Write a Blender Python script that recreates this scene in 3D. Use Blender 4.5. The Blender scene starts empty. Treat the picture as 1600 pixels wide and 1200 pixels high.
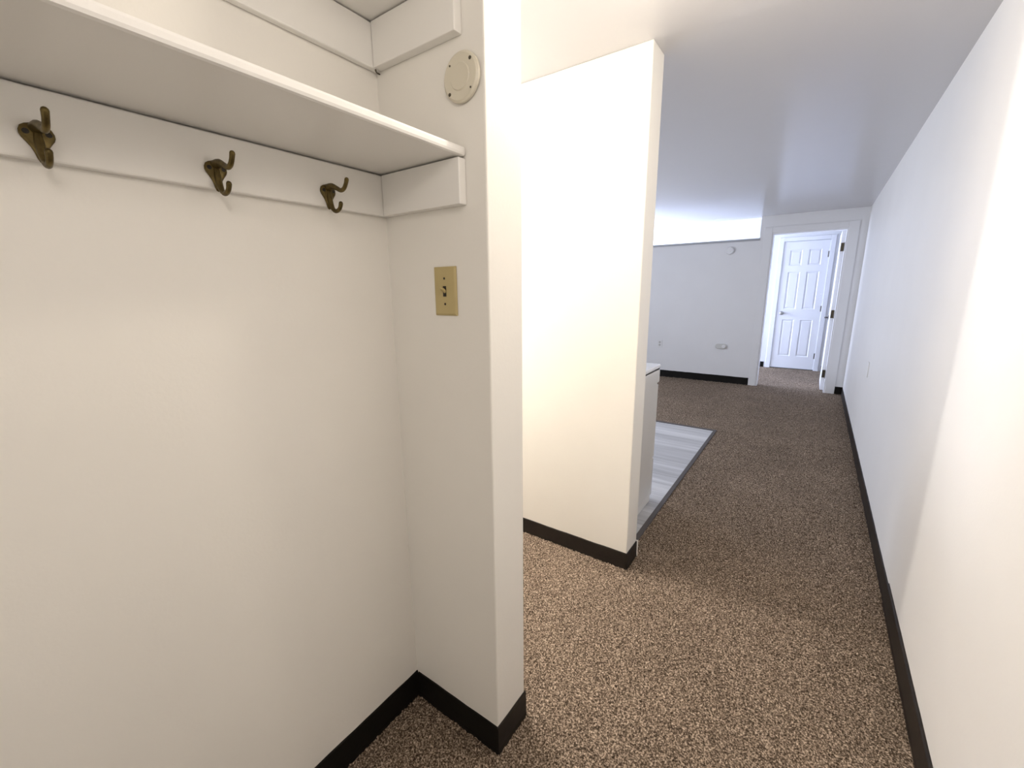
import bpy, bmesh, math, random
from mathutils import Vector, Matrix
random.seed(7)
S = bpy.context.scene
COL = S.collection
PI = math.pi

# ------------------------------------------------------------------ materials
def mat(name, rgb, rough=0.6, spec=0.5, metal=0.0, bump=0.0, bscale=200.0, var=0.0, vscale=6.0, coat=0.0):
    m = bpy.data.materials.new(name); m.use_nodes = True
    nt = m.node_tree; b = nt.nodes['Principled BSDF']
    b.inputs['Base Color'].default_value = (*rgb, 1)
    b.inputs['Roughness'].default_value = rough
    b.inputs['Specular IOR Level'].default_value = spec
    b.inputs['Metallic'].default_value = metal
    b.inputs['Coat Weight'].default_value = coat
    tc = nt.nodes.new('ShaderNodeTexCoord')
    if var > 0:
        n = nt.nodes.new('ShaderNodeTexNoise'); n.inputs['Scale'].default_value = vscale
        n.inputs['Detail'].default_value = 4
        r = nt.nodes.new('ShaderNodeValToRGB')
        r.color_ramp.elements[0].position = 0.3; r.color_ramp.elements[1].position = 0.7
        r.color_ramp.elements[0].color = (*[c * (1 - var) for c in rgb], 1)
        r.color_ramp.elements[1].color = (*[min(1, c * (1 + var * .4)) for c in rgb], 1)
        nt.links.new(tc.outputs['Object'], n.inputs['Vector'])
        nt.links.new(n.outputs['Fac'], r.inputs['Fac'])
        nt.links.new(r.outputs['Color'], b.inputs['Base Color'])
    if bump > 0:
        n = nt.nodes.new('ShaderNodeTexNoise'); n.inputs['Scale'].default_value = bscale
        n.inputs['Detail'].default_value = 3
        bp = nt.nodes.new('ShaderNodeBump'); bp.inputs['Strength'].default_value = bump
        bp.inputs['Distance'].default_value = 0.002
        nt.links.new(tc.outputs['Object'], n.inputs['Vector'])
        nt.links.new(n.outputs['Fac'], bp.inputs['Height'])
        nt.links.new(bp.outputs['Normal'], b.inputs['Normal'])
    return m

M = {}
M['wall'] = mat('white_wall_paint', (.86, .832, .775), .5, .4, bump=.12, bscale=120, var=.02, vscale=3)
M['wall_right'] = mat('white_wall_paint_hall', (.87, .855, .835), .5, .4, bump=.12, bscale=120, var=.02, vscale=3)
M['wall_cool'] = mat('white_wall_paint_far_room', (.80, .80, .81), .5, .4, bump=.10, bscale=120, var=.02, vscale=3)
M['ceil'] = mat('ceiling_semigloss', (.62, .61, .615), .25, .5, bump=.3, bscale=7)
M['trimw'] = mat('white_gloss_trim', (.86, .84, .80), .35, .5, bump=.08, bscale=60)
M['doorw'] = mat('white_door_paint', (.82, .82, .84), .4, .5)
M['base'] = mat('black_vinyl_base', (.006, .005, .004), .55, .2, bump=.15, bscale=70, var=.25, vscale=30)
M['base_brown'] = mat('brown_black_vinyl_base', (.018, .0135, .0105), .5, .3, bump=.15, bscale=60, var=.3, vscale=25)  # browner, slightly lighter version of the black base
M['brass'] = mat('aged_brass', (.15, .11, .04), .38, .5, metal=.85, bump=.1, bscale=400, var=.45, vscale=90)
M['dark'] = mat('dark_recess', (.012, .008, .004), .6)
M['ivory'] = mat('ivory_plastic', (.50, .40, .185), .38, .5, var=.05, vscale=20)
M['cover'] = mat('painted_metal_cover', (.68, .63, .51), .35, .5)
M['outlet'] = mat('white_plastic', (.78, .78, .78), .4)
M['greyplastic'] = mat('grey_plastic', (.50, .50, .48), .5)
M['box'] = mat('light_grey_plastic_box', (.62, .62, .60), .5)
M['nickel'] = mat('dark_nickel', (.16, .15, .14), .35, metal=.9)
M['satin'] = mat('satin_nickel', (.45, .43, .40), .3, metal=1)
M['hinge'] = mat('bronze_hinge', (.10, .085, .06), .4, metal=.6)
M['enamel'] = mat('white_enamel', (.78, .765, .73), .28, .5, coat=.3)
M['enamel_top'] = mat('white_cooktop_enamel', (.86, .86, .86), .2, .5, coat=.3)
M['iron'] = mat('black_cast_iron', (.02, .02, .02), .5)
M['strip'] = mat('dark_rubber_reducer', (.075, .063, .058), .5, bump=.1, bscale=60)
M['sill'] = mat('grey_sill', (.40, .41, .43), .5)

def vinyl_mat():
    m = bpy.data.materials.new('grey_vinyl_plank'); m.use_nodes = True
    nt = m.node_tree; b = nt.nodes['Principled BSDF']; L = nt.links.new
    tc = nt.nodes.new('ShaderNodeTexCoord')
    mp = nt.nodes.new('ShaderNodeMapping'); mp.inputs['Scale'].default_value = (1.2, 22, 1)
    n = nt.nodes.new('ShaderNodeTexNoise'); n.inputs['Scale'].default_value = 1.6; n.inputs['Detail'].default_value = 6
    mp2 = nt.nodes.new('ShaderNodeMapping'); mp2.inputs['Scale'].default_value = (.35, 5.2, 1)
    n2 = nt.nodes.new('ShaderNodeTexNoise'); n2.inputs['Scale'].default_value = 1.5; n2.inputs['Detail'].default_value = 1
    br = nt.nodes.new('ShaderNodeTexBrick')
    br.inputs['Scale'].default_value = 1.0
    br.inputs['Brick Width'].default_value = 1.2; br.inputs['Row Height'].default_value = .15
    br.inputs['Mortar Size'].default_value = .0015
    br.inputs['Color1'].default_value = (.42, .42, .43, 1); br.inputs['Color2'].default_value = (.54, .54, .55, 1)
    br.inputs['Mortar'].default_value = (.20, .20, .20, 1)
    mix = nt.nodes.new('ShaderNodeMix'); mix.data_type = 'RGBA'; mix.blend_type = 'OVERLAY'
    mix.inputs['Factor'].default_value = .75
    add = nt.nodes.new('ShaderNodeMath'); add.operation = 'ADD'
    mul = nt.nodes.new('ShaderNodeMath'); mul.operation = 'MULTIPLY'; mul.inputs[1].default_value = .5
    L(tc.outputs['Object'], mp.inputs['Vector']); L(mp.outputs['Vector'], n.inputs['Vector'])
    L(tc.outputs['Object'], mp2.inputs['Vector']); L(mp2.outputs['Vector'], n2.inputs['Vector'])
    L(n.outputs['Fac'], add.inputs[0]); L(n2.outputs['Fac'], add.inputs[1]); L(add.outputs[0], mul.inputs[0])
    r = nt.nodes.new('ShaderNodeValToRGB')
    r.color_ramp.elements[0].position = .36; r.color_ramp.elements[1].position = .64
    r.color_ramp.elements[0].color = (.38, .38, .38, 1); r.color_ramp.elements[1].color = (.72, .72, .72, 1)
    L(mul.outputs[0], r.inputs['Fac'])
    L(tc.outputs['Object'], br.inputs['Vector'])
    L(br.outputs['Color'], mix.inputs[6]); L(r.outputs['Color'], mix.inputs[7])
    L(mix.outputs[2], b.inputs['Base Color'])
    b.inputs['Roughness'].default_value = .35
    return m
M['vinyl'] = vinyl_mat()

def carpet_base_mat():
    m = bpy.data.materials.new('brown_carpet_backing'); m.use_nodes = True
    nt = m.node_tree; b = nt.nodes['Principled BSDF']; L = nt.links.new
    tc = nt.nodes.new('ShaderNodeTexCoord')
    n = nt.nodes.new('ShaderNodeTexNoise'); n.inputs['Scale'].default_value = 180; n.inputs['Detail'].default_value = 2
    r = nt.nodes.new('ShaderNodeValToRGB')
    r.color_ramp.elements[0].position = .38; r.color_ramp.elements[1].position = .62
    r.color_ramp.elements[0].color = (.05, .032, .02, 1); r.color_ramp.elements[1].color = (.26, .19, .13, 1)
    L(tc.outputs['Object'], n.inputs['Vector']); L(n.outputs['Fac'], r.inputs['Fac'])
    L(r.outputs['Color'], b.inputs['Base Color'])
    b.inputs['Roughness'].default_value = .95; b.inputs['Specular IOR Level'].default_value = .1
    return m
M['carpet'] = carpet_base_mat()

def pile_mat():
    m = bpy.data.materials.new('brown_beige_frieze_yarn'); m.use_nodes = True
    nt = m.node_tree; b = nt.nodes['Principled BSDF']; L = nt.links.new
    tc = nt.nodes.new('ShaderNodeTexCoord')
    n = nt.nodes.new('ShaderNodeTexNoise'); n.inputs['Scale'].default_value = 190; n.inputs['Detail'].default_value = 3
    n.inputs['Roughness'].default_value = .65
    r = nt.nodes.new('ShaderNodeValToRGB'); r.color_ramp.interpolation = 'LINEAR'
    e = r.color_ramp.elements
    e[0].position = .34; e[0].color = (.030, .020, .013, 1)
    e[1].position = .66; e[1].color = (.66, .53, .41, 1)
    x = e.new(.45); x.color = (.105, .075, .052, 1)
    x = e.new(.55); x.color = (.30, .228, .167, 1)
    # slow change of shade across the carpet: worn, trodden patches
    n2 = nt.nodes.new('ShaderNodeTexNoise'); n2.inputs['Scale'].default_value = 2.2; n2.inputs['Detail'].default_value = 3
    r2 = nt.nodes.new('ShaderNodeValToRGB')
    r2.color_ramp.elements[0].position = .35; r2.color_ramp.elements[0].color = (.86, .86, .86, 1)
    r2.color_ramp.elements[1].position = .65; r2.color_ramp.elements[1].color = (1, 1, 1, 1)
    mx = nt.nodes.new('ShaderNodeMix'); mx.data_type = 'RGBA'; mx.blend_type = 'MULTIPLY'; mx.inputs['Factor'].default_value = 1
    L(tc.outputs['Object'], n.inputs['Vector']); L(n.outputs['Fac'], r.inputs['Fac'])
    L(tc.outputs['Object'], n2.inputs['Vector']); L(n2.outputs['Fac'], r2.inputs['Fac'])
    L(r.outputs['Color'], mx.inputs[6]); L(r2.outputs['Color'], mx.inputs[7])
    L(mx.outputs[2], b.inputs['Base Color'])
    b.inputs['Roughness'].default_value = .95; b.inputs['Specular IOR Level'].default_value = .1
    return m
M['pile'] = pile_mat()

# ------------------------------------------------------------------ helpers
def box(bm, x0, x1, y0, y1, z0, z1):
    vs = [bm.verts.new((x, y, z)) for x in (x0, x1) for y in (y0, y1) for z in (z0, z1)]
    for f in ((0, 1, 3, 2), (4, 6, 7, 5), (0, 4, 5, 1), (2, 3, 7, 6), (0, 2, 6, 4), (1, 5, 7, 3)):
        bm.faces.new([vs[i] for i in f])
    return vs

def finish(name, bm, m, parent=None, bevel=0, seg=2, smooth=False):
    bmesh.ops.recalc_face_normals(bm, faces=bm.faces)
    me = bpy.data.meshes.new(name); bm.to_mesh(me); bm.free()
    o = bpy.data.objects.new(name, me); COL.objects.link(o)
    me.materials.append(m)
    if smooth:
        for p in me.polygons: p.use_smooth = True
    if bevel:
        md = o.modifiers.new('bevel', 'BEVEL'); md.width = bevel; md.segments = seg; md.limit_method = 'ANGLE'
    if parent: o.parent = parent
    return o

def boxes(name, lst, m, parent=None, bevel=0, seg=2):
    bm = bmesh.new()
    for b in lst: box(bm, *b)
    return finish(name, bm, m, parent, bevel, seg)

def tag(o, label=None, cat=None, group=None, kind=None):
    if label: o['label'] = label
    if cat: o['category'] = cat
    if group: o['group'] = group
    if kind: o['kind'] = kind
    return o

def struct(o, label=None, cat=None):
    return tag(o, label, cat, kind='structure')

def empty(name, loc, label, cat, group=None):
    o = bpy.data.objects.new(name, None); COL.objects.link(o)
    o.location = loc; o.empty_display_size = .05
    return tag(o, label, cat, group)

def disc(bm, c, axis, r0, r1, h, seg=32):
    """short cone/cylinder from c along axis"""
    a = Vector(axis).normalized(); q = Vector((0, 0, 1)).rotation_difference(a).to_matrix().to_4x4()
    mtx = Matrix.Translation(Vector(c) + a * h / 2) @ q
    bmesh.ops.create_cone(bm, cap_ends=True, segments=seg, radius1=r0, radius2=r1, depth=h, matrix=mtx)

def tube(bm, pts, rads, seg=10, sub=5):
    """smooth round bar through pts (Catmull-Rom) with closed rounded ends"""
    P = [Vector(p) for p in pts]; out = []
    for i in range(len(P) - 1):
        p0 = P[max(i - 1, 0)]; p1 = P[i]; p2 = P[i + 1]; p3 = P[min(i + 2, len(P) - 1)]
        for k in range(sub):
            t = k / sub
            out.append((.5 * ((2 * p1) + (p2 - p0) * t + (2 * p0 - 5 * p1 + 4 * p2 - p3) * t * t + (3 * p1 - p0 - 3 * p2 + p3) * t ** 3),
                        rads[i] * (1 - t) + rads[i + 1] * t))
    out.append((P[-1], rads[-1]))
    d = (out[-1][0] - out[-2][0]).normalized(); r = out[-1][1]
    out += [(P[-1] + d * r * .6, r * .8), (P[-1] + d * r * .95, r * .35)]
    rings = []; up = Vector((0, 1, 0))
    for i, (p, r) in enumerate(out):
        t = (out[min(i + 1, len(out) - 1)][0] - out[max(i - 1, 0)][0]).normalized()
        a = t.cross(up)
        if a.length < 1e-4: a = t.cross(Vector((1, 0, 0)))
        a.normalize(); b = t.cross(a)
        rings.append([bm.verts.new(p + (a * math.cos(2 * PI * k / seg) + b * math.sin(2 * PI * k / seg)) * r) for k in range(seg)])
    for i in range(len(rings) - 1):
        for k in range(seg):
            bm.faces.new((rings[i][k], rings[i][(k + 1) % seg], rings[i + 1][(k + 1) % seg], rings[i + 1][k]))
    bm.faces.new(rings[0]); bm.faces.new(rings[-1])

# ------------------------------------------------------------------ dimensions (metres; camera stands at x=0, y=0)
XR = .385           # right wall face
XC = -.951          # closet back wall face
XE = -.614          # free end of the stub wall and of the kitchen wall
Y0, Y1 = .783, .920     # stub wall
K0, K1 = 1.808, 1.945   # kitchen wall
YF, YF2 = 6.69, 6.81    # far wall
YB = 8.44               # back room's end wall
H = 2.236
HB = 2.44             # ceiling of the back room
FZ = -.010              # carpet backing; the pile reaches up to about z = 0
XL = -3.6
DX0, DX1, DZ = -.576, .2075, 2.018   # far door opening

# ------------------------------------------------------------------ setting
struct(boxes('floor', [(XL - .1, 1.3, -2.1, YB + .12, FZ - .1, FZ)], M['carpet']), 'brown speckled carpet backing under the pile', 'floor')
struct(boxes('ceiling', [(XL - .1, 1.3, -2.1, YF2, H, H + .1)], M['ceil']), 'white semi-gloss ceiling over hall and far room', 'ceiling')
struct(boxes('wall_right', [(XR, XR + .12, -2.0, YF, FZ, H)], M['wall_right']), 'long plain white wall on the right of the hallway', 'wall')
struct(boxes('wall_closet_back', [(XC - .1, XC, -2.0, Y0, FZ, H)], M['wall']), 'white back wall of the open closet behind the hooks', 'wall')
struct(boxes('wall_closet_end', [(XL, XE, Y0, Y1, FZ, H)], M['wall'], bevel=.004), 'stub wall ending the open closet, carrying the ivory switch', 'wall')
struct(boxes('wall_closet_near', [(XC, XE, -1.35, -1.22, FZ, H)], M['wall']), 'other end wall of the open closet', 'wall')
struct(boxes('wall_kitchen', [(XL, XE + .002, K0, K1, FZ, H)], M['wall'], bevel=.004), 'cream-lit partition wall in front of the kitchen', 'wall')
struct(boxes('wall_entry', [(XC - .1, -.55, -2.1, -2.0, FZ, H), (-.55, .30, -2.1, -2.0, 2.03, H), (.30, XR + .12, -2.1, -2.0, FZ, H)], M['wall']), 'entry wall behind the viewer, with an opening added for fill light', 'wall')  # unseen doorway opening added so the fill light can enter
struct(boxes('wall_far', [(XL, -.716, YF, YF2, FZ, 1.962), (-.716, DX0, YF, YF2, FZ, H), (DX0, DX1, YF, YF2, DZ, H), (DX1, 1.2, YF, YF2, FZ, H)], M['wall_cool']),
       'pale far wall with high opening and doorway', 'wall')
struct(boxes('wall_bedroom', [(XL, -.552, YB, YB + .12, FZ, HB), (-.552, .072, YB, YB + .12, 2.058, HB), (.072, 1.2, YB, YB + .12, FZ, HB)], M['wall_cool']),
       'white end wall of the back room around the closed six-panel door', 'wall')
struct(boxes('wall_bedroom_right', [(1.2, 1.3, YF, YB, FZ, HB)], M['wall_cool']), 'right wall of the back room', 'wall')
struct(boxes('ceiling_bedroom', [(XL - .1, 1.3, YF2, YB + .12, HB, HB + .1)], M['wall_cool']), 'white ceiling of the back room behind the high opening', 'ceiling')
# left wall with two daylight openings
struct(boxes('wall_left', [(XL - .1, XL, -2.0, 3.1, FZ, H), (XL - .1, XL, 3.1, 4.7, FZ, .85), (XL - .1, XL, 3.1, 4.7, 2.0, H),
                           (XL - .1, XL, 4.7, YB, FZ, H)], M['wall_cool']), 'left outside wall with a window opening', 'wall')
struct(boxes('wall_bedroom_left', [(-3.3, -3.2, YF2, 6.95, FZ, HB), (-3.3, -3.2, 6.95, 8.3, FZ, .45), (-3.3, -3.2, 6.95, 8.3, 2.05, HB), (-3.3, -3.2, 8.3, YB, FZ, HB)], M['wall_cool']),
       'window wall of the back room', 'wall')
# kitchen vinyl and its edging
struct(boxes('floor_kitchen', [(XL, -.671, K1, 4.27, FZ, -.002)], M['vinyl']), 'grey wood-look vinyl plank kitchen floor', 'floor')
struct(boxes('trim_1', [(-.671, -.643, K1, 4.30, FZ, .004)], M['strip'], bevel=.003), 'dark edging strip between vinyl and hallway carpet', 'floor trim')
struct(boxes('trim_2', [(XL, -.671, 4.27, 4.30, FZ, .004)], M['strip'], bevel=.003), 'dark edging strip across the far end of the vinyl', 'floor trim')

# baseboards
def wavy_base(name, p, q, nrm, h, t, m, label, wob=.0012, step=.04):
    """vinyl base strip from p to q (plan), thickness t along nrm, slightly uneven top, rounded lip"""
    bm = bmesh.new(); p = Vector(p); q = Vector(q); n = Vector(nrm)
    L = (q - p).length; k = max(2, int(L / step)); prev = None
    for i in range(k + 1):
        c = p.lerp(q, i / k); hh = h + random.uniform(-wob, wob)
        prof = [(0, FZ), (t + .004, FZ), (t + .001, .012), (t, hh - .004), (t * .55, hh - .0008), (0, hh)]
        ring = [bm.verts.new((c.x + n.x * a, c.y + n.y * a, z)) for a, z in prof]
        if prev:
            for j in range(len(ring)):
                bm.faces.new((prev[j], prev[(j + 1) % len(ring)], ring[(j + 1) % len(ring)], ring[j]))
        else: bm.faces.new(ring)
        prev = ring
    bm.faces.new(prev)
    return struct(finish(name, bm, m), label, 'baseboard')
wavy_base('baseboard_closet_back', (XC, -1.22), (XC, Y0), (1, 0), .088, .004, M['base'], 'black vinyl base along the closet back wall')
wavy_base('baseboard_closet_end', (XC + .008, Y0), (XE + .004, Y0), (0, -1), .088, .004, M['base'], 'black vinyl base under the switch')
wavy_base('baseboard_stub', (XE, Y0 - .004), (XE, Y1 + .004), (1, 0), .090, .004, M['base_brown'], 'black vinyl base wrapping the stub wall end')
wavy_base('baseboard_passage', (-2.4, Y1), (XE + .004, Y1), (0, 1), .088, .004, M['base_brown'], 'black vinyl base on the passage side of the stub wall')
wavy_base('baseboard_kitchen', (-3.2, K0), (XE + .004, K0), (0, -1), .080, .004, M['base_brown'], 'black vinyl base along the cream partition wall')
wavy_base('baseboard_kitchen_end', (XE + .002, K0 - .004), (XE + .002, K1 - .005), (1, 0), .080, .005, M['base_brown'], 'broken black vinyl base piece at the partition corner')
wavy_base('baseboard_right_near', (XR, -2.0), (XR, 2.20), (-1, 0), .100, .008, M['base_brown'], 'taller dark base on the near part of the right wall')
wavy_base('baseboard_right_far', (XR, 2.20), (XR, YF), (-1, 0), .088, .005, M['base_brown'], 'lower dark base on the far part of the right wall')
wavy_base('baseboard_far_left', (XL, YF), (-.668, YF), (0, -1), .098, .006, M['base'], 'black base along the far wall')
wavy_base('baseboard_far_right', (.306, YF), (XR, YF), (0, -1), .092, .006, M['base'], 'short black base right of the far doorway', step=.02)
wavy_base('baseboard_bedroom_left', (-1.6, YB), (-.640, YB), (0, -1), .09, .006, M['base'], 'black base left of the six-panel door')
wavy_base('baseboard_bedroom_right', (.165, YB), (1.2, YB), (0, -1), .09, .006, M['base'], 'black base right of the six-panel door')
# bare white corner strip beside the broken base
struct(boxes('trim_3', [(XE + .002, XE + .011, K1 - .004, K1 + .003, FZ, .082)], M['trimw']), 'short white strip left bare at the partition corner', 'trim')

# far doorway casing, jambs and inner door casing
struct(boxes('trim_4', [(DX0 - .092, DX0, YF - .013, YF, FZ, DZ + .075), (DX1, DX1 + .098, YF - .013, YF, FZ, DZ + .075), (DX0, DX1, YF - .013, YF, DZ, DZ + .075)], M['wall_cool'], bevel=.003),
       'flat painted casing around the far doorway', 'door casing')
struct(boxes('trim_5', [(DX0 - .001, DX0 + .016, YF - .004, YF2 + .004, FZ, DZ), (DX1 - .016, DX1 + .001, YF - .004, YF2 + .004, FZ, DZ), (DX0 + .016, DX1 - .016, YF - .004, YF2 + .004, DZ - .016, DZ + .001)], M['doorw'], bevel=.002),
       'white jamb lining of the far doorway', 'door jamb')
struct(boxes('trim_6', [(-.612, -.545, YB - .014, YB, FZ, 2.115), (.066, .132, YB - .014, YB, FZ, 2.115), (-.545, .066, YB - .014, YB, 2.052, 2.115)], M['doorw'], bevel=.004),
       'white casing around the closed six-panel door', 'door casing')
# grey ledge under the high opening
struct(boxes('trim_7', [(XL, -.712, YF - .012, YF2 + .012, 1.936, 1.966)], M['sill'], bevel=.003), 'grey ledge along the bottom of the high opening', 'sill')

def panel_door(name, w, h, t):
    """six-panel slab; hinge side at x=0, extends to x=w, front face at y=0 facing -y, back at y=t"""
    bm = bmesh.new()
    st, mid = w * .155, w * .14
    pw = (w - 2 * st - mid) / 2
    xs = [0, st, st + pw, st + pw + mid, w - st, w]
    zs = [0, .20, .80, .97, 1.56, 1.66, 1.90, h]
    zs = [z * h / 2.03 if i < 7 else h for i, z in enumerate(zs)]
    for side, y in ((-1, 0), (1, t)):
        g = [[bm.verts.new((x, y, z)) for z in zs] for x in xs]
        cells = []
        for i in range(5):
            for j in range(7):
                f = bm.faces.new((g[i][j], g[i + 1][j], g[i + 1][j + 1], g[i][j + 1]))
                if i in (1, 3) and j in (1, 3, 5): cells.append(f)
        bm.normal_update()
        for f in cells:
            if f.normal.y * side < 0: f.normal_flip()
        bmesh.ops.inset_individual(bm, faces=cells, thickness=.016, depth=-.011)
        bmesh.ops.inset_individual(bm, faces=cells, thickness=.016, depth=0)
        bmesh.ops.inset_individual(bm, faces=cells, thickness=.012, depth=.007)
        if side < 0: first = g
        else:
            for i in range(5):
                bm.faces.new((first[i][0], first[i + 1][0], g[i + 1][0], g[i][0]))
                bm.faces.new((first[i][-1], first[i + 1][-1], g[i + 1][-1], g[i][-1]))
            for j in range(7):
                bm.faces.new((first[0][j], first[0][j + 1], g[0][j + 1], g[0][j]))
                bm.faces.new((first[-1][j], first[-1][j + 1], g[-1][j + 1], g[-1][j]))
    return finish(name, bm, M['doorw'])

# closed inner door (hinges on its right); local x runs from hinge to lock side
d = panel_door('door_1', .608, 2.035, .035)
d.location = (-.543, YB + .004, .012)
tag(d, 'closed white six-panel door seen through the far doorway', 'door', kind='structure')
def knob(name, parent, x, y, z, sgn, lever=0, m=None):
    bm = bmesh.new()
    disc(bm, (x, y, z), (0, sgn, 0), .031, .029, .008, 24)
    disc(bm, (x, y + sgn * .008, z), (0, sgn, 0), .012, .012, .03, 16)
    if lever:
        tube(bm, [(x, y + sgn * .042, z), (x + lever * .05, y + sgn * .046, z + .003), (x + lever * .105, y + sgn * .044, z)], [.011, .009, .008])
    else:
        bmesh.ops.create_uvsphere(bm, u_segments=20, v_segments=12, radius=.027, matrix=Matrix.Translation((x, y + sgn * .052, z)) @ Matrix.Diagonal((1, .8, 1, 1)))
    return finish(name, bm, m or M['satin'], parent, smooth=True)
knob('door_knob', d, .075, 0, .905, -1)['label'] = 'satin metal door knob'
for z in (1.82, .985, .225):
    bm = bmesh.new()
    disc(bm, (.613, -.006, z - .045), (0, 0, 1), .007, .007, .09, 12)
    box(bm, .592, .611, -.003, -.001, z - .045, z + .045)
    finish('hinge', bm, M['nickel'], d)['label'] = 'dark metal hinge'
# open far door: hinged on the right jamb, swung into the back room
d2 = panel_door('door_2', .765, 2.0, .036)
d2.rotation_euler = (0, 0, PI / 2)
d2.location = (.190, YF2 + .012, .008)
tag(d2, 'white panel door standing open against the right of the far doorway', 'door', kind='structure')
knob('door_lever', d2, .70, .036, .905, 1, lever=-1, m=M['nickel'])['label'] = 'dark metal door lever'
for z in (1.80, .985, .215):
    bm = bmesh.new()
    disc(bm, (-.008, -.004, z - .05), (0, 0, 1), .008, .008, .10, 12)
    box(bm, -.003, -.0005, .002, .034, z - .05, z + .05)
    box(bm, -.120 + .02, -.010, -.0020, .0000, z - .05, z + .05)
    finish('hinge', bm, M['hinge'], d2)['label'] = 'bronze hinge on the open edge'

# ------------------------------------------------------------------ closet shelves
SX = -.672
def shelf_unit(name, zu, label, th=.023):
    t = empty(name, (XC, -.2, zu), label, 'shelf', None)
    def P(nm, b, m, bev=.003):
        return boxes(nm, [tuple(v - o for v, o in zip(b, (XC, XC, -.2, -.2, zu, zu)))], m, t, bev)
    P('shelf_board', (XC + .0015, SX + .004, -1.218, Y0 - .0025, zu + .0035, zu + th), M['trimw'], .006)
    P('side_cleat', (XC + .019, SX, Y0 - .024, Y0 - .0005, zu - .096, zu), M['trimw'], .002)
    P('back_cleat', (XC + .0005, XC + .018, -1.218, Y0 - .0015, zu - .097, zu), M['trimw'], .003)
    return t
shelf_unit('coat_shelf', 1.606, 'white painted closet shelf on cleats just above the brass coat hooks')
us = shelf_unit('coat_shelf', 1.940, 'white painted upper closet shelf, cropped by the top of the photo')
bm = bmesh.new()
tube(bm, [(.014, Y0 + .2 - .002, -.101), (.017, Y0 + .2 - .014, -.102), (.024, Y0 + .2 - .022, -.1015)], [.0016, .0018, .0022], 8)
finish('nail', bm, M['hinge'], us)['label'] = 'dark nail end poking out in the corner'

# ------------------------------------------------------------------ coat hooks
def make_hook(y, label):
    t = empty('coat_hook', (XC + .018, y, 1.543), label, 'coat hook', 'brass coat hooks on the closet rail')
    bm = bmesh.new()
    # base plate: two rounded lobes on top, narrowing to the stem below
    half = [(0, .0135), (.006, .0135), (.0115, .0118), (.0165, .0085), (.019, .003), (.0192, -.002), (.0175, -.0065), (.0135, -.012), (.0095, -.018), (.0068, -.025), (.0052, -.032), (.003, -.037), (0, -.0385)]
    half = [(a * .95, b) for a, b in half]
    out = half + [(-a, b) for a, b in half[-2:0:-1]]
    lay = []
    for x, s in ((.0003, 1.0), (.0028, 1.0), (.0046, .86), (.0058, .55)):
        lay.append([bm.verts.new((x, a * s, -.008 + (b + .008) * s)) for a, b in out])
    for A, B in zip(lay, lay[1:]):
        for i in range(len(out)):
            bm.faces.new((A[i], A[(i + 1) % len(out)], B[(i + 1) % len(out)], B[i]))
    bm.faces.new(lay[0]); bm.faces.new(lay[-1])
    finish('base_plate', bm, M['brass'], t, smooth=True)
    bm = bmesh.new()
    tube(bm, [(.002, 0, .007), (.018, 0, .0085), (.034, 0, .003), (.050, 0, -.004), (.062, 0, -.002), (.070, 0, .006), (.0745, 0, .0145)],
         [.0088, .0066, .0050, .0046, .0044, .0042, .0046], 12)
    finish('upper_prong', bm, M['brass'], t, smooth=True)
    bm = bmesh.new()
    tube(bm, [(.003, 0, .004), (.006, 0, -.012), (.009, 0, -.025), (.015, 0, -.038), (.025, 0, -.0445), (.036, 0, -.043), (.043, 0, -.038), (.0465, 0, -.0305)],
         [.0045, .0058, .0055, .0048, .0044, .0042, .0042, .0046], 12)
    finish('lower_hook', bm, M['brass'], t, smooth=True)
    for s in (-1, 1):
        bm = bmesh.new()
        disc(bm, (.0043, s * .0112, .001), (1, 0, 0), .0042, .0036, .0016, 14)
        box(bm, .0057, .0062, s * .0112 - .003, s * .0112 + .003, .0006, .0014)
        finish('screw', bm, M['dark'], t)['label'] = 'dark screw head'
    return t
make_hook(.159, 'aged brass double coat hook nearest the left edge, at the rail\'s near end')
make_hook(.383, 'aged brass double coat hook in the middle of the white rail')
make_hook(.607, 'aged brass double coat hook nearest the inside corner of the closet')

# ------------------------------------------------------------------ light switch and cover plate on the stub wall
t = empty('light_switch', (-.7465, Y0, 1.3205), 'ivory toggle light switch on the closet end wall under the shelf', 'light switch')
bm = bmesh.new()
w, h = .0365, .0585
a = [bm.verts.new((x, -.0005, z)) for x, z in ((-w, -h), (w, -h), (w, h), (-w, h))]
b = [bm.verts.new((x, -.003, z)) for x, z in ((-w, -h), (w, -h), (w, h), (-w, h))]
c = [bm.verts.new((x, -.0062, z)) for x, z in ((-w + .005, -h + .005), (w - .005, -h + .005), (w - .005, h - .005), (-w + .005, h - .005))]
for A, B in ((a, b), (b, c)):
    for i in range(4): bm.faces.new((A[i], A[(i + 1) % 4], B[(i + 1) % 4], B[i]))
bm.faces.new(a); bm.faces.new(c)
finish('switch_plate', bm, M['ivory'], t, .0012)
boxes('toggle_slot', [(-.0052, .0052, -.0068, -.0056, -.0125, .0125)], M['dark'], t)['label'] = 'dark toggle slot'
bm = bmesh.new()
tube(bm, [(0, -.004, -.001), (0, -.011, .003), (0, -.0185, .0075)], [.0046, .0044, .0038], 10)
finish('toggle', bm, M['ivory'], t, smooth=True)
for z in (.0305, -.0305):
    bm = bmesh.new(); disc(bm, (0, -.0056, z), (0, -1, 0), .0030, .0028, .0012, 14)
    finish('screw', bm, M['dark'], t)['label'] = 'dark screw hole'  # no screw here: dark disc gives the shade of the empty hole

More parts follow.
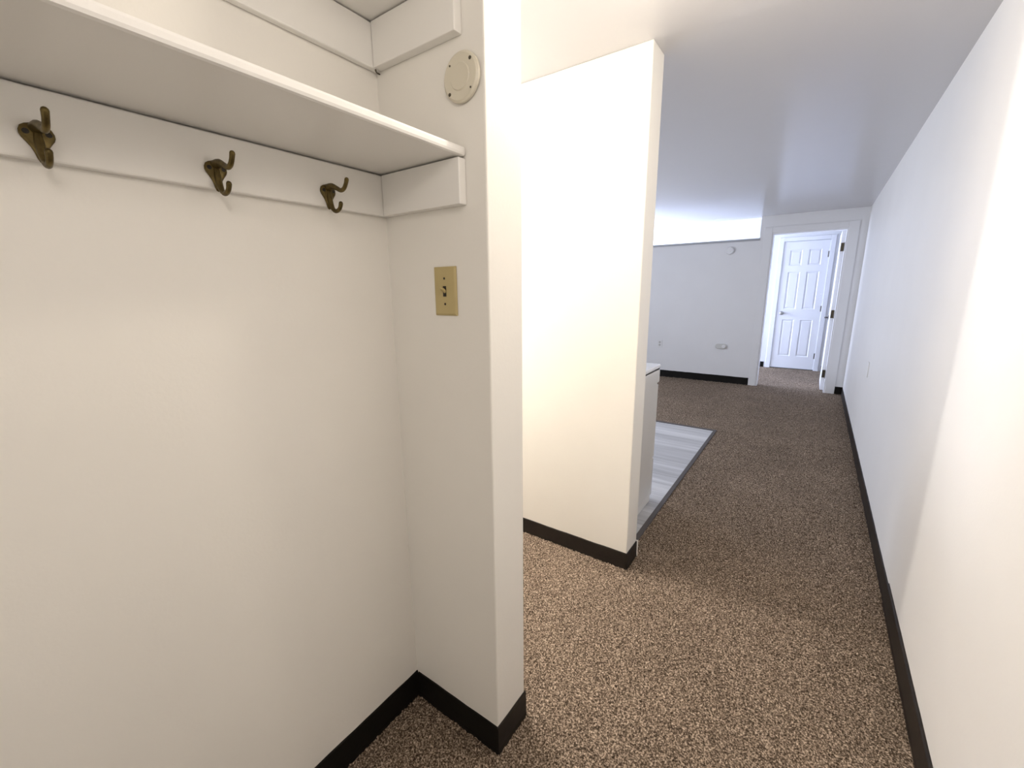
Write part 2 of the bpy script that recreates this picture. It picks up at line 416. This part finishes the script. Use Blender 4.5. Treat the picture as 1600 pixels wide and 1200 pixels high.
t = empty('cover_plate', (-.6715, Y0, 1.763), 'round painted blank cover plate high on the closet end wall above the shelf', 'cover plate')
bm = bmesh.new()
disc(bm, (0, -.0005, 0), (0, -1, 0), .0455, .0455, .003, 40)
disc(bm, (0, -.0035, 0), (0, -1, 0), .049, .0485, .005, 40)
disc(bm, (0, -.0085, 0), (0, -1, 0), .0485, .044, .0035, 40)
finish('cover_disc', bm, M['cover'], t)
bm = bmesh.new(); disc(bm, (0, -.0119, 0), (0, -1, 0), .0270, .0250, .0020, 36)
finish('raised_centre', bm, M['cover'], t)
for x, z, r in ((.029, .027, .0038), (-.030, -.028, .0038), (-.027, .026, .0022), (.029, -.027, .0022)):
    bm = bmesh.new(); disc(bm, (x, -.0118, z), (0, -1, 0), r, r * .85, .0012, 14)
    finish('screw', bm, M['hinge'], t)['label'] = 'dark screw head'

# ------------------------------------------------------------------ far wall fittings
t = empty('smoke_detector', (-1.056, YF, 1.828), 'small round white detector on the far wall below the high opening', 'detector')
bm = bmesh.new(); disc(bm, (0, -.0005, 0), (0, -1, 0), .054, .054, .012, 32); disc(bm, (0, -.0125, 0), (0, -1, 0), .050, .043, .02, 32)
finish('housing', bm, M['wall_cool'], t)
bm = bmesh.new(); disc(bm, (.010, -.032, -.012), (0, -1, 0), .012, .011, .003, 20)
finish('test_button', bm, M['outlet'], t)

t = empty('wall_outlet', (-1.918, YF, .505), 'white duplex outlet on the far wall, beside the kitchen partition edge', 'outlet')
boxes('outlet_plate', [(-.036, .036, -.006, -.0005, -.058, .058)], M['outlet'], t, .002)
for z in (.021, -.021):
    bm = bmesh.new(); disc(bm, (0, -.0055, z), (0, -1, 0), .0165, .016, .002, 20)
    finish('receptacle', bm, M['greyplastic'], t)['label'] = 'grey receptacle face'

t = empty('surface_outlet', (-1.058, YF, .520), 'rounded grey surface-mounted outlet box low on the far wall', 'outlet')
bm = bmesh.new()
cap = [(.040 + .036 * math.cos(q * PI / 12), .036 * math.sin(q * PI / 12)) for q in range(-6, 7)]
cap += [(-x, -z) for x, z in cap]
lay = [[bm.verts.new((x * k, y, z * k)) for x, z in cap] for y, k in ((-.0005, 1), (-.022, .97), (-.030, .86))]
for A, B in zip(lay, lay[1:]):
    for i in range(len(cap)): bm.faces.new((A[i], A[(i + 1) % len(cap)], B[(i + 1) % len(cap)], B[i]))
bm.faces.new(lay[0]); bm.faces.new(lay[-1])
finish('outlet_box', bm, M['box'], t)
bm = bmesh.new(); disc(bm, (.040, -.030, 0), (0, -1, 0), .024, .022, .005, 24)
finish('receptacle', bm, M['outlet'], t)

t = empty('blank_plate', (XR, 4.275, .695), 'flat white blank plate low on the long right wall', 'wall plate')
boxes('plate', [(-.006, -.0005, -.036, .036, -.058, .058)], M['wall_right'], t, .002)

# ------------------------------------------------------------------ kitchen range behind the partition
RX1, RX0 = -.733, -1.495
RY0, RY1 = K1 + .012, 2.560
t = empty('gas_range', (RX1, RY0, -.002), 'white enamel kitchen range peeking out behind the cream partition wall', 'range')
o = (RX1, RX1, RY0, RY0, -.002, -.002)
def RP(nm, lst, m, bev=.003):
    return boxes(nm, [tuple(v - k for v, k in zip(b, o)) for b in lst], m, t, bev)
RP('body', [(RX0, RX1, RY0, RY1, .050, .848), (RX0 + .03, RX1, RY0, RY1 - .012, .000, .050)], M['enamel'])
RP('control_panel', [(RX0, RX1, RY1 + .001, RY1 + .042, .768, .846)], M['enamel'], .006)
dr = RP('oven_door', [(RX0 + .003, RX1 - .003, RY1 + .007, RY1 + .036, .290, .756)], M['enamel'], .006)
boxes('door_handle', [(RX0 + .10 - RX1, -.10, RY1 + .060 - RY0, RY1 + .075 - RY0, .70, .722), (RX0 + .10 - RX1, RX0 + .12 - RX1, RY1 + .035 - RY0, RY1 + .061 - RY0, .70, .722),
                      (-.12, -.10, RY1 + .035 - RY0, RY1 + .061 - RY0, .70, .722)], M['enamel_top'], dr, .004)
RP('drawer', [(RX0 + .003, RX1 - .003, RY1 + .001, RY1 + .034, .030, .280)], M['enamel_top'], .005)
RP('cooktop', [(RX0 - .001, RX1 + .001, RY0, RY1 + .045, .856, .880)], M['enamel_top'], .006)
RP('gap_shade', [(RX0 + .003, RX1 - .003, RY0 + .002, RY1 + .036, .8475, .8565)], M['dark'], 0)['label'] = 'dark strip for the shade in the gap under the cooktop'  # solid dark strip standing in for the shade between body and cooktop
for k in range(4):
    x = RX0 + .13 + k * (.76 - .26) / 3
    bm = bmesh.new(); disc(bm, (x - RX1, RY1 + .042 - RY0, .811), (0, 1, 0), .021, .017, .024, 20)
    finish('control_knob', bm, M['iron'], t)
for gx in (RX0 + .20, RX1 - .20):
    for gy in (RY0 + .16, RY1 - .13):
        bm = bmesh.new()
        cx, cy = gx - RX1, gy - RY0
        for s in (-1, 1):
            tube(bm, [(cx - .118, cy + s * .118, .892), (cx, cy + s * .118, .892), (cx + .118, cy + s * .118, .892)], [.005] * 3, 8, 3)
            tube(bm, [(cx + s * .118, cy - .118, .892), (cx + s * .118, cy, .892), (cx + s * .118, cy + .118, .892)], [.005] * 3, 8, 3)
            tube(bm, [(cx + s * .118, cy, .892), (cx + s * .08, cy, .898), (cx + s * .03, cy, .898)], [.005] * 3, 8, 3)
            tube(bm, [(cx, cy + s * .118, .892), (cx, cy + s * .08, .898), (cx, cy + s * .03, .898)], [.005] * 3, 8, 3)
        for sx in (-1, 1):
            for sy in (-1, 1):
                disc(bm, (cx + sx * .118, cy + sy * .118, .8815), (0, 0, 1), .006, .006, .012, 8)
        disc(bm, (cx, cy, .8815), (0, 0, 1), .042, .034, .008, 24)
        finish('burner_grate', bm, M['iron'], t)['label'] = 'black burner grate'

# ------------------------------------------------------------------ carpet pile (uncountable: one object)
def carpet(name, rects):
    """tufted surface: a fine grid whose points are jittered into random tuft tips and gaps"""
    V = []; F = []; R = random.random
    for x0, x1, y0, y1, st in rects:
        nx = max(2, int((x1 - x0) / st)); ny = max(2, int((y1 - y0) / st)); base = len(V)
        sx = (x1 - x0) / nx; sy = (y1 - y0) / ny
        for j in range(ny + 1):
            for i in range(nx + 1):
                e = 0 if i in (0, nx) else 1; g = 0 if j in (0, ny) else 1
                V.append((x0 + (i + e * (R() - .5) * .9) * sx, y0 + (j + g * (R() - .5) * .9) * sy, -.0065 + .0075 * R()))
        for j in range(ny):
            for i in range(nx):
                k = base + j * (nx + 1) + i
                F.append((k, k + 1, k + nx + 2, k + nx + 1))
    me = bpy.data.meshes.new(name); me.from_pydata(V, [], F); me.update()
    me.polygons.foreach_set('use_smooth', [True] * len(F))
    o = bpy.data.objects.new(name, me); COL.objects.link(o); me.materials.append(M['pile'])
    return o
pile = carpet('carpet_pile', [
    (XC + .006, XR - .008, .25, Y0 - .006, .0042),
    (XE + .006, XR - .008, Y0 - .006, Y1 + .006, .0042),
    (-1.5, XR - .008, Y1 + .006, K0 - .006, .0045),
    (XE + .009, XR - .008, K0 - .006, K1, .005),
    (-.643, XR - .006, K1, 3.0, .006),
    (-.643, XR - .006, 3.0, 4.30, .009),
    (-2.8, XR - .006, 4.30, YF - .008, .014),
    (DX0 + .016, DX1 - .02, YF - .008, YF2, .014),
    (-1.4, .185, YF2, YB - .008, .016)])
tag(pile, 'brown and beige speckled frieze carpet covering hall and far room', 'carpet', kind='stuff')

# ------------------------------------------------------------------ lights
def point(name, loc, w, rgb, r):
    l = bpy.data.lights.new(name, 'POINT'); l.energy = w; l.color = rgb; l.shadow_soft_size = r
    o = bpy.data.objects.new(name, l); COL.objects.link(o); o.location = loc
    return o
def area_light(name, loc, rot, sx, sy, w, rgb):
    l = bpy.data.lights.new(name, 'AREA'); l.shape = 'RECTANGLE'; l.size = sx; l.size_y = sy; l.energy = w; l.color = rgb
    o = bpy.data.objects.new(name, l); COL.objects.link(o); o.location = loc; o.rotation_euler = rot
    return o
point('hall_ceiling_lamp', (-.29, 1.18, 2.05), 14.5, (1, .90, .765), .04)
point('passage_ceiling_lamp', (-2.4, 1.58, 1.95), 82, (1, .955, .91), .06)
area_light('entrance_fill', (-.125, -2.13, 1.02), (PI / 2, 0, 0), .82, 1.98, 9, (1, .87, .70))  # added fill shining in through the opening to lift the closet
point('closet_fill', (.20, -.15, 1.95), 8.5, (1, .92, .86), .16)  # added fill to brighten the closet back wall, no known fixture
area_light('kitchen_window_daylight', (XL - .12, 3.9, 1.42), (0, -PI / 2, 0), 1.15, 1.6, 76, (.82, .87, 1))
area_light('bedroom_window_daylight', (-3.33, 7.62, 1.15), (0, -PI / 2, 0), 1.4, 1.35, 150, (.64, .74, 1))
w = bpy.data.worlds.new('World'); S.world = w; w.use_nodes = True
w.node_tree.nodes['Background'].inputs['Color'].default_value = (.6, .75, 1, 1)
w.node_tree.nodes['Background'].inputs['Strength'].default_value = .5

# ------------------------------------------------------------------ camera
cam = bpy.data.cameras.new('camera'); co = bpy.data.objects.new('camera', cam); COL.objects.link(co)
R3 = Matrix(((0.8181068650772132, -0.11495967419005747, 0.5634584550992487), (0.5749878068452803, 0.17970290298285782, -0.7981828666657712), (-0.009496277795588122, 0.9769806241526232, 0.2131165895428594)))
co.matrix_world = Matrix.Translation((0, 0, 1.32)) @ R3.to_4x4()
cam.sensor_width = 36; cam.sensor_fit = 'HORIZONTAL'; cam.lens = 666.70 * 36 / 1600; cam.clip_start = .02
S.camera = co
S.view_settings.view_transform = 'Standard'; S.view_settings.look = 'None'
S.view_settings.exposure = 0.0; S.view_settings.gamma = 1; S.view_settings.use_curve_mapping = False
